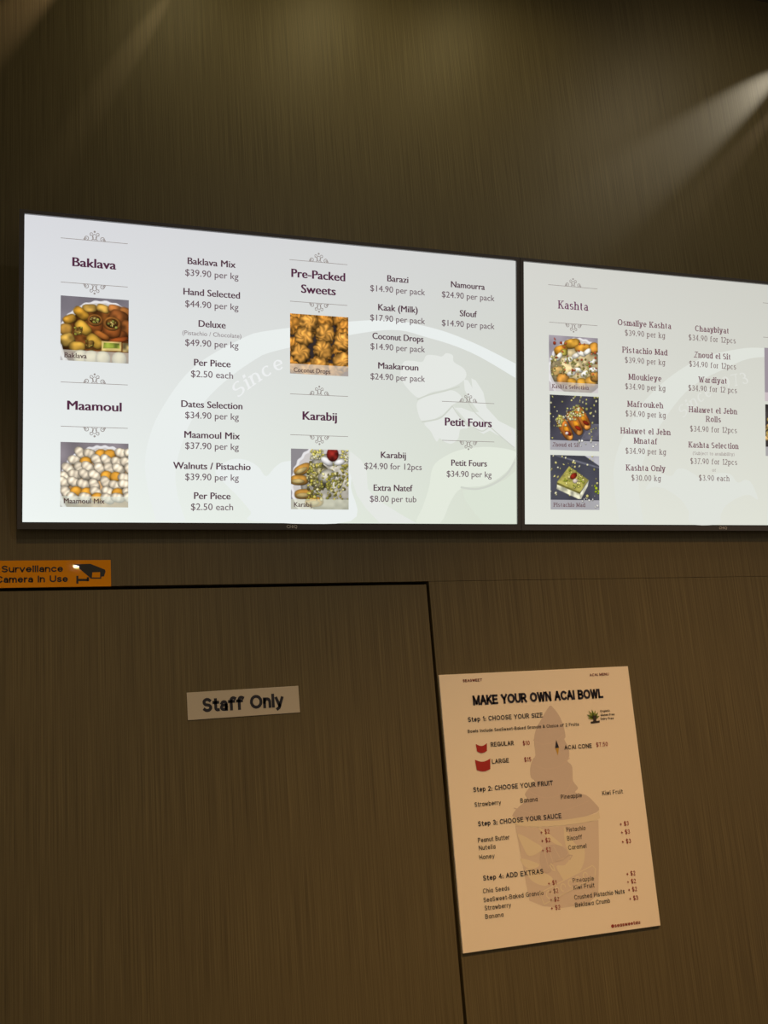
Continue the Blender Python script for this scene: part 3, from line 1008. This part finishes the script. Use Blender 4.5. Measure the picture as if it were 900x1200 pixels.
def screen_root(x0, label):
    r = bpy.data.objects.new('menu_screen', None)
    COL.objects.link(r)
    r.location = (x0, -OFF, BASE)
    r.rotation_euler = (TILT, 0, 0)      # top leans out from the wall
    tag(r, label, 'menu screen', 'menu screens side by side on the wall')
    # bezel: four bars around the picture
    b = MB()
    b.box((-BEZ_S, -0.0025, -BEZ_B), (SW + BEZ_S, 0.012, -0.0022))
    b.box((-BEZ_S, -0.0025, SH + 0.0022), (SW + BEZ_S, 0.012, SH + BEZ_T))
    b.box((-BEZ_S, -0.0025, -0.0022), (-0.0022, 0.012, SH + 0.0022))
    b.box((SW + 0.0022, -0.0025, -0.0022), (SW + BEZ_S, 0.012, SH + 0.0022))
    b.build('bezel', bezel_m, r)
    b = MB()
    b.box((-BEZ_S + 0.001, 0.0125, -BEZ_B + 0.001), (SW + BEZ_S - 0.001, 0.024, SH + BEZ_T - 0.001))
    b.box((0.14, 0.024, 0.17), (SW - 0.14, 0.055, 0.55))
    b.build('back_cover', case_m, r)
    b = MB()
    for x in (0.40, 0.78):
        b.box((x, 0.055, 0.20), (x + 0.03, 0.066, 0.52))
    for z in (0.22, 0.49):
        # arm from the set back to the wall, in the set's own tilted frame
        y_wall = (0.03 + z * math.sin(TILT)) / math.cos(TILT)
        b.box((0.45, 0.066, z), (0.76, max(0.07, y_wall - 0.004), z + 0.02))
    b.build('wall_bracket', metal_m, r)
    return r


def content_panel(r, stops, slide):
    b = MB()
    b.box((-0.0005, 0.0, -0.0005), (SW + 0.0005, 0.012, SH + 0.0005))
    return b.build('display_panel', mat_slide(slide, stops), r)


Y1, Y2, Y3, Y4 = -0.0003, -0.0006, -0.0009, -0.0012


def divider(panel, a, b_, k, name='divider_ornament'):
    (x0, z0), (x1, z1) = mm_([a, b_])
    zk = k[1] / 1000.0
    zl = (z0 + z1) / 2
    s = 1 if zk > zl else -1
    x0, x1 = min(x0, x1), max(x0, x1)
    c = (x0 + x1) / 2
    m = MB()
    m.flat([(x0, zl - 0.0006), (x1, zl - 0.0006), (x1, zl + 0.0006), (x0, zl + 0.0006)], Y3)

    def arc(cx, cy, r, a0, a1, w=0.0016, ry=None):
        n = 12
        ribbon(m, [(c + cx + r * math.cos(math.radians(a0 + (a1 - a0) * i / n)), zl + s * (cy + (ry or r) * math.sin(math.radians(a0 + (a1 - a0) * i / n)))) for i in range(n + 1)], [w] * (n + 1), Y3, 0, 0)
    arc(0, 0.0205, 0.0014, 0, 360, 0.0018)
    arc(0, 0.0085, 0.0046, 0, 360, 0.0014, 0.0062)
    for q in (-1, 1):
        a0 = (lambda t: t) if q > 0 else (lambda t: 180 - t)
        arc(q * 0.0085, 0.0065, 0.0055, a0(250), a0(-20 + 90), 0.0015)
        arc(q * 0.0175, 0.0048, 0.0042, a0(-60), a0(250), 0.0015)
        arc(q * 0.0195, 0.0040, 0.0016, 0, 360, 0.0012)
        arc(q * 0.0072, 0.0150, 0.0028, a0(-80), a0(200), 0.0013)
        arc(q * 0.0225, 0.0022, 0.0014, 0, 360, 0.0012)
    return m.build(name, mat_screen(line_c), panel)


def entries(panel, rows, draw, colours):
    """headings, captions, and each item with its price as one piece of lettering"""
    cur = None
    last = None
    for st, xl, xr, base, s in rows:
        xl, xr, base = xl / 1000, xr / 1000, base / 1000
        cx = (xl + xr) / 2
        if st in 'hc':
            m = MB()
            draw(m, st, s, xl, xr, base)
            m.build('heading_text' if st == 'h' else 'photo_caption', mat_screen(colours[st]), panel)
            continue
        new = cur is None or abs(cx - last[0]) > 0.05 or not (0 < last[1] - base < 0.036) or (st == 'i' and last[2] == 'p')
        if new:
            if cur:
                cur.build('menu_entry', [mat_screen(colours[q]) for q in 'ips'], panel)
            cur = MB()
        draw(cur, st, s, xl, xr, base)
        last = (cx, base, st)
    if cur:
        cur.build('menu_entry', [mat_screen(colours[q]) for q in 'ips'], panel)


MI = {'i': 0, 'p': 1, 's': 2, 'h': 0, 'c': 0}


def draw_sans(m, st, s, xl, xr, base):
    cap, bold = {'h': (0.0202, 0.0010), 'i': (0.0156, 0.0006), 'p': (0.0152, 0.00015), 's': (0.0100, 0.0), 'c': (0.0112, 0.0003)}[st]
    text_font(m, s, xl, xr, base, cap, 0.0, Y4 if st == 'c' else Y3, MI[st], bold)


def draw_serif(m, st, s, xl, xr, base):
    cap, w, t = {'h': (0.0215, 0.0036, 0.0017), 'i': (0.0162, 0.0030, 0.0016), 'p': (0.0158, 0.0022, 0.0015), 's': (0.0094, 0.0012, 0.0009), 'c': (0.0108, 0.0020, 0.0012)}[st]
    text_strokes(m, s, xl, xr, base, cap, w, Y4 if st == 'c' else Y3, MI[st], thin=t)


def ring_poly(outer, inner):
    return smooth_loop(outer, 8, False) + smooth_loop(inner, 8, False)[::-1]


def strip(m, outer, inner, y, mi=0, n=60):
    """band between two open curves"""
    def resample(pts):
        P = np.array(smooth_loop(pts, 10, False))
        d = np.r_[0, np.cumsum(np.hypot(*np.diff(P, axis=0).T))]
        t = np.linspace(0, d[-1], n)
        return list(zip(np.interp(t, d, P[:, 0]), np.interp(t, d, P[:, 1])))
    A, B = resample(outer), resample(inner)
    for i in range(n - 1):
        m.flat([A[i], A[i + 1], B[i + 1], B[i]], y, mi)


def clip_x(pts, xmax=SW, zmin=0.0):
    return [(min(a, xmax - 0.0008), max(b, zmin + 0.0008)) for a, b in pts]


def arc_text(m, s, p0, p1, sag, cap, weight, y, mi=0):
    """serif words set along a shallow arc from p0 to p1"""
    (x0, z0), (x1, z1) = p0, p1
    L = math.hypot(x1 - x0, z1 - z0)
    ux, uz = (x1 - x0) / L, (z1 - z0) / L

    def fr(u, v):
        t = u / L
        h = v + 4 * sag * t * (1 - t)
        return (x0 + ux * u - uz * h, z0 + uz * u + ux * h)
    text_strokes(m, s, 0, L, 0, cap, weight, y, mi, thin=weight * 0.45, frame=fr)


# first screen
scr = screen_root(0.0, 'left wall menu screen headed Baklava, Maamoul and Pre-Packed Sweets')
panel = content_panel(scr, ((217, 218, 223), (211, 212, 209), (240, 246, 243), (216, 223, 206)), 'slide_background_one')
m = MB()
strip(m, mm_(RING1_O), mm_(RING1_I), Y1, 0)
m.flat(smooth_loop(mm_(LEAF1), 5), Y1, 0)
m.build('watermark_ring', mat_screen((234, 239, 237)), panel)
m = MB()
for P in (HAT1, BAND1, FACE1):
    m.flat(clip_x(smooth_loop(mm_(P), 4)), Y1, 0)
m.flat(clip_x(mm_(HAND1)), Y1 - 0.00005, 0)
m.flat(clip_x(mm_(ARM1)), Y1 - 0.0001, 0)
m.flat(clip_x(smooth_loop(mm_(BODY1), 4)), Y1 - 0.00005, 1)
m.flat(clip_x(mm_(SKIRT1)), Y1 - 0.0001, 2)
for q, w_ in ((((934, 309), (965, 322), (1012, 335), (1050, 347)), 0.0035), (((946, 254), (975, 259), (1000, 268), (1030, 297)), 0.004), (((1030, 297), (1046, 275), (1070, 250)), 0.003), (((1062, 330), (1086, 290), (1118, 262), (1160, 228), (1204, 196)), 0.003),
              (((1052, 92), (1095, 88), (1140, 100), (1180, 126), (1205, 160)), 0.005), (((1086, 246), (1112, 236), (1130, 246)), 0.003)):
    q = clip_x(smooth_loop(mm_(q), 6, False))
    ribbon(m, q, [w_] * len(q), Y1 - 0.00015, 3, 0)
m.build('watermark_figure', [mat_screen((229, 232, 227)), mat_screen((228, 234, 221)), mat_screen((220, 228, 213)), mat_screen((208, 212, 202))], panel)
m = MB()
arc_text(m, 'Since 1973', mm_([(477, 290)])[0], mm_([(738, 412)])[0], 0.024, 0.034, 0.0058, Y1 - 0.0001)
m.build('watermark_text', mat_screen((238, 240, 240)), panel)
for d in DIV1:
    divider(panel, *d)
for nm, fn, (x0, x1, z0, z1) in (('dish_photo', pic_baklava, (77.1, 226.5, 361.0, 506.2)), ('dish_photo', pic_maamoul, (78.6, 227.2, 33.4, 178.3)),
                                 ('dish_photo', pic_coconut, (606.3, 753.3, 358.0, 502.8)), ('dish_photo', pic_karabij, (608.8, 753.9, 32.8, 177.9))):
    picture(nm, fn(), x0 / 1000, x1 / 1000, z0 / 1000, z1 / 1000, Y2, panel)
entries(panel, TXT_S1, draw_sans, {'h': (84, 44, 68), 'i': (88, 62, 74), 'p': (108, 88, 96), 's': (132, 118, 122), 'c': (84, 62, 62)})
m = MB()
text_font(m, 'CHiQ', 0.5978, 0.6238, -0.0123, 0.0070, 0.0, -0.0028)
m.build('brand_logo', logo_m, scr)

# second screen
scr2 = screen_root(SW + 0.02484, 'right wall menu screen headed Kashta, cut off at the right')
panel = content_panel(scr2, ((213, 213, 207), (204, 204, 194), (226, 229, 219), (222, 223, 210)), 'slide_background_two')
m = MB()
strip(m, mm_(RING2_O), mm_(RING2_I), Y1, 0)
m.flat(smooth_loop(mm_(LEAF2), 5), Y1, 0)
m.build('watermark_ring', mat_screen((224, 227, 219)), panel)
m = MB()
arc_text(m, 'Since 1973', mm_([(482, 288)])[0], mm_([(706, 398)])[0], 0.020, 0.034, 0.0055, Y1 - 0.0001)
m.build('watermark_text', mat_screen((224, 225, 218)), panel)
for d in DIV2:
    divider(panel, *d)
for nm, fn, (x0, x1, z0, z1) in (('dish_photo', pic_kashta, (71.3, 218.2, 348.0, 494.8)), ('dish_photo', pic_znoud, (73.0, 220.0, 193.6, 338.4)), ('dish_photo', pic_mad, (73.8, 219.8, 37.8, 180.5)),
                                 ('dish_photo', pic_pale, (758.4, 905.0, 350.0, 501.6)), ('dish_photo', pic_dark, (759.3, 905.0, 194.8, 341.0))):
    picture(nm, fn(), x0 / 1000, x1 / 1000, z0 / 1000, z1 / 1000, Y2, panel)
entries(panel, TXT_S2, draw_serif, {'h': (104, 44, 84), 'i': (116, 76, 88), 'p': (128, 108, 108), 's': (150, 134, 132), 'c': (112, 84, 88)})
m = MB()
text_font(m, 'CHiQ', 0.5978, 0.6238, -0.0123, 0.0070, 0.0, -0.0028)
m.build('brand_logo', logo_m, scr2)

# ------------------------------------------------------------------ acai bowl poster
PW, PH, PT = 0.53465, 0.64044, 0.006
poster = bpy.data.objects.new('menu_poster', None)
COL.objects.link(poster)
poster.location = (1.23415 - PW / 2, -PT, BASE - 0.69489 - PH / 2)
tag(poster, 'cream acai bowl menu board fixed to the wall right of the door', 'poster')
paper = mat_surface('poster_board', PAPER, 0.55, 0.3)
b = MB()
b.box((0, 0, 0), (PW, PT, PH))
b.build('board', paper, poster, 0.0006)
ink = mat_surface('ink_navy', (30, 27, 48), 0.6)
ink_item = mat_surface('ink_black', (52, 42, 40), 0.6)
ink_red = mat_surface('ink_red', (150, 44, 34), 0.6)
ink_maroon = mat_surface('ink_maroon', (120, 40, 34), 0.6)
wm_dark = mat_surface('print_mauve', [int(v * q) for v, q in zip(PAPER, (0.87, 0.84, 0.86))], 0.6)
wm_light = mat_surface('print_cream', [int(v * q) for v, q in zip(PAPER, (0.955, 0.95, 0.91))], 0.6)
wm_mid = mat_surface('print_rose', [int(v * q) for v, q in zip(PAPER, (0.91, 0.885, 0.89))], 0.6)
Z1, Z2, Z3, Z4 = -0.0003, -0.0005, -0.0007, -0.0010
m = MB()
m.flat(smooth_loop(mm_(SWIRL), 3), Z1, 0)
for P in (((238, 470), (262, 458), (296, 462), (324, 478)), ((226, 414), (262, 398), (304, 402), (333, 420)), ((206, 352), (250, 330), (306, 336), (332, 362)), ((166, 312), (230, 292), (306, 296), (372, 312))):
    q = smooth_loop(mm_(P), 6, False)
    ribbon(m, q, [0.0022] * len(q), Z1 - 0.0001, 1, 0)
m.build('swirl_print', [wm_dark, mat_surface('print_mauve_pale', [int(v * q) for v, q in zip(PAPER, (0.885, 0.855, 0.87))], 0.6)], poster)
m = MB()
m.flat(mm_(CUP), Z1 - 0.00005, 0)
m.flat(smooth_loop(mm_(((162, 292), (178, 284), (226, 277), (282, 273), (340, 275), (390, 280), (397, 287), (399, 276), (394, 266), (334, 261), (272, 261), (215, 264), (166, 273))), 3), Z2, 1)
for nm in ('pet1', 'pet2', 'pet3', 'pet4', 'pet5'):
    m.flat(smooth_loop(mm_(CUPART[nm]), 4), Z2 - 0.0001, 1)
m.flat(smooth_loop(mm_(CUPART['hair']), 4), Z3, 2)
m.flat(smooth_loop(mm_(CUPART['face']), 4), Z3 - 0.0001, 1)
m.flat(mm_(CUPART['banner']), Z3 - 0.0002, 3)
q = mm_(CUPART['banner'])
ribbon(m, q + q[:1], [0.0022] * (len(q) + 1), Z3 - 0.0003, 1, 0)
for cx, cz, r in ((0.236, 0.105, 0.0085), (0.257, 0.112, 0.0075), (0.276, 0.117, 0.0085), (0.297, 0.125, 0.0075), (0.318, 0.130, 0.0080), (0.340, 0.138, 0.0075)):
    ribbon(m, [(cx + r * 0.8 * math.cos(t * 0.6), cz + r * math.sin(t * 0.6)) for t in range(9)], [0.0026] * 9, Z3 - 0.0003, 1, 0)
for a, bb in (((236, 205), (242, 165)), ((248, 212), (256, 176)), ((262, 214), (276, 186))):
    ribbon(m, mm_([a, bb]), [0.0018] * 2, Z3 - 0.0001, 3, 0)
ribbon(m, mm_(((246, 172), (252, 160), (258, 158), (256, 168), (249, 175))), [0.003] * 5, Z3 - 0.0002, 1, 0)
ribbon(m, mm_(((262, 178), (284, 180), (300, 190), (310, 188), (302, 178))), [0.0024] * 5, Z3 - 0.0002, 2, 0)
m.build('cup_print', [wm_mid, wm_light, wm_dark, wm_mid], poster)

PST = {  # style: cap, weight, material, z
    'm': (0.0068, 0.0013, ink_maroon), 't': (0.0238, 0.0054, ink), 'h': (0.0116, 0.0020, ink), 'n': (0.0080, 0.0012, ink_item), 'o': (0.0108, 0.0019, ink_item),
    'r': (0.0106, 0.0014, ink_red), 'x': (0.0058, 0.0010, ink_item), 'i': (0.0106, 0.0014, ink_item), 'a': (0.0088, 0.0018, ink_red)}
PNAME = {'m': 'corner_text', 't': 'title_text', 'h': 'step_heading', 'n': 'note_text', 'o': 'size_text', 'r': 'price_text', 'x': 'diet_text', 'i': 'option_text', 'a': 'handle_text'}
for st, xl, xr, base, s in TXT_PO:
    cap, w, mt = PST[st]
    m = MB()
    text_strokes(m, s, xl / 1000, xr / 1000, base / 1000, cap, w, Z4, 0, single_a=True, track=30 if st == 't' else None)
    m.build(PNAME[st], mt, poster)
for nm, pts in (('cup_icon', ((80.5, 447.5), (110.5, 470.2))), ('cup_icon', ((74.6, 404.0), (115.5, 433.0)))):
    m = MB()
    (xa, za), (xb, zb) = mm_(pts)
    q = [(xa + (xb - xa) * i / 10, zb - 0.006 * math.sin(math.pi * i / 10)) for i in range(11)]
    w_ = (xb - xa) * 0.06
    q += [(xb - w_ - (xb - xa - 2 * w_) * i / 10, za + 0.0045 - 0.0045 * math.sin(math.pi * i / 10)) for i in range(11)]
    m.flat(q, Z4, 0)
    m.build(nm, mat_surface('ink_cup_red', (164, 34, 26), 0.6), poster)
m = MB()
m.flat(mm_(((301, 466), (307, 446.5), (295.5, 446.5))), Z4, 0)
m.flat(mm_(((296.3, 445.8), (306.4, 445.8), (301, 428.0))), Z4, 1)
m.build('cone_icon', [ink, mat_surface('ink_yellow', (200, 160, 60), 0.6)], poster)
m = MB()
leaf_c = (0.4155, 0.512)
for ang, L, mi in ((150, .023, 0), (122, .025, 1), (98, .024, 0), (74, .022, 1), (48, .021, 0), (20, .018, 0), (172, .018, 1)):
    d = Vector((math.cos(math.radians(ang)), math.sin(math.radians(ang))))
    nn = Vector((-d[1], d[0]))
    c0 = Vector(leaf_c)
    m.flat([c0 + nn * .0015, c0 - nn * .0015, c0 + d * L * .5 - nn * .0036, c0 + d * L, c0 + d * L * .5 + nn * .0030], Z4, mi)
m.flat([(.405, .500), (.431, .5015), (.431, .5065), (.405, .505)], Z4 - 0.0001, 2)
m.flat([(.4125, .505), (.421, .505), (.424, .519), (.414, .520)], Z4 - 0.0001, 2)
m.build('leaf_logo', [mat_surface('ink_leaf', (96, 120, 44), 0.6), mat_surface('ink_leaf_pale', (136, 150, 64), 0.6), ink_item], poster)

# ------------------------------------------------------------------ staff only sign on the door
sg = bpy.data.objects.new('door_sign', None)
COL.objects.link(sg)
sg.location = (0.48188, 0, BASE - 0.4163)
sg.rotation_euler = (0, -0.01276, 0)
tag(sg, 'small pale plastic Staff Only sign stuck on the door', 'sign')
b = MB()
b.box((-0.13024, -0.002, -0.03066), (0.13024, 0.0, 0.03066))
b.build('plate', mat_surface('sign_plastic', SIGNP, 0.35, 0.5), sg, 0.0006)
m = MB()
text_strokes(m, 'Staff Only', -0.0965, 0.0925, -0.0155, 0.0316, 0.0068, -0.0023, track=30)
m.build('lettering', mat_surface('ink_sign_navy', (16, 17, 36), 0.5), sg)

# ------------------------------------------------------------------ surveillance sign above the door
sv = bpy.data.objects.new('surveillance_sign', None)
COL.objects.link(sv)
sv.location = (0, 0, BASE)
tag(sv, 'yellow Surveillance Camera In Use sign above the door', 'sign')
b = MB()
b.box((-0.076, -0.002, -0.1418), (0.1901, 0.0, -0.0812))
b.build('plate', mat_surface('sign_yellow', (222, 146, 24), 0.02, 0.5), sv, 0.0005)
m = MB()
blk = mat_surface('ink_sign_black', (24, 26, 24), 0.4)
text_strokes(m, 'Surveillance', -0.0437, 0.0862, -0.1077, 0.0152, 0.0031, -0.0023, track=26)
text_strokes(m, 'Camera In Use', -0.0560, 0.0964, -0.1307, 0.0152, 0.0031, -0.0023, track=26)
m.build('lettering', blk, sv)
m = MB()
body = CAMB
m.flat(mm_(body), -0.0023, 0)
m.flat(mm_(CAMW), -0.0025, 1)
for q in CAMX:
    m.flat(mm_(q), -0.0023, 0)
m.build('camera_pictogram', [blk, mat_surface('sign_yellow', (222, 146, 24))], sv)
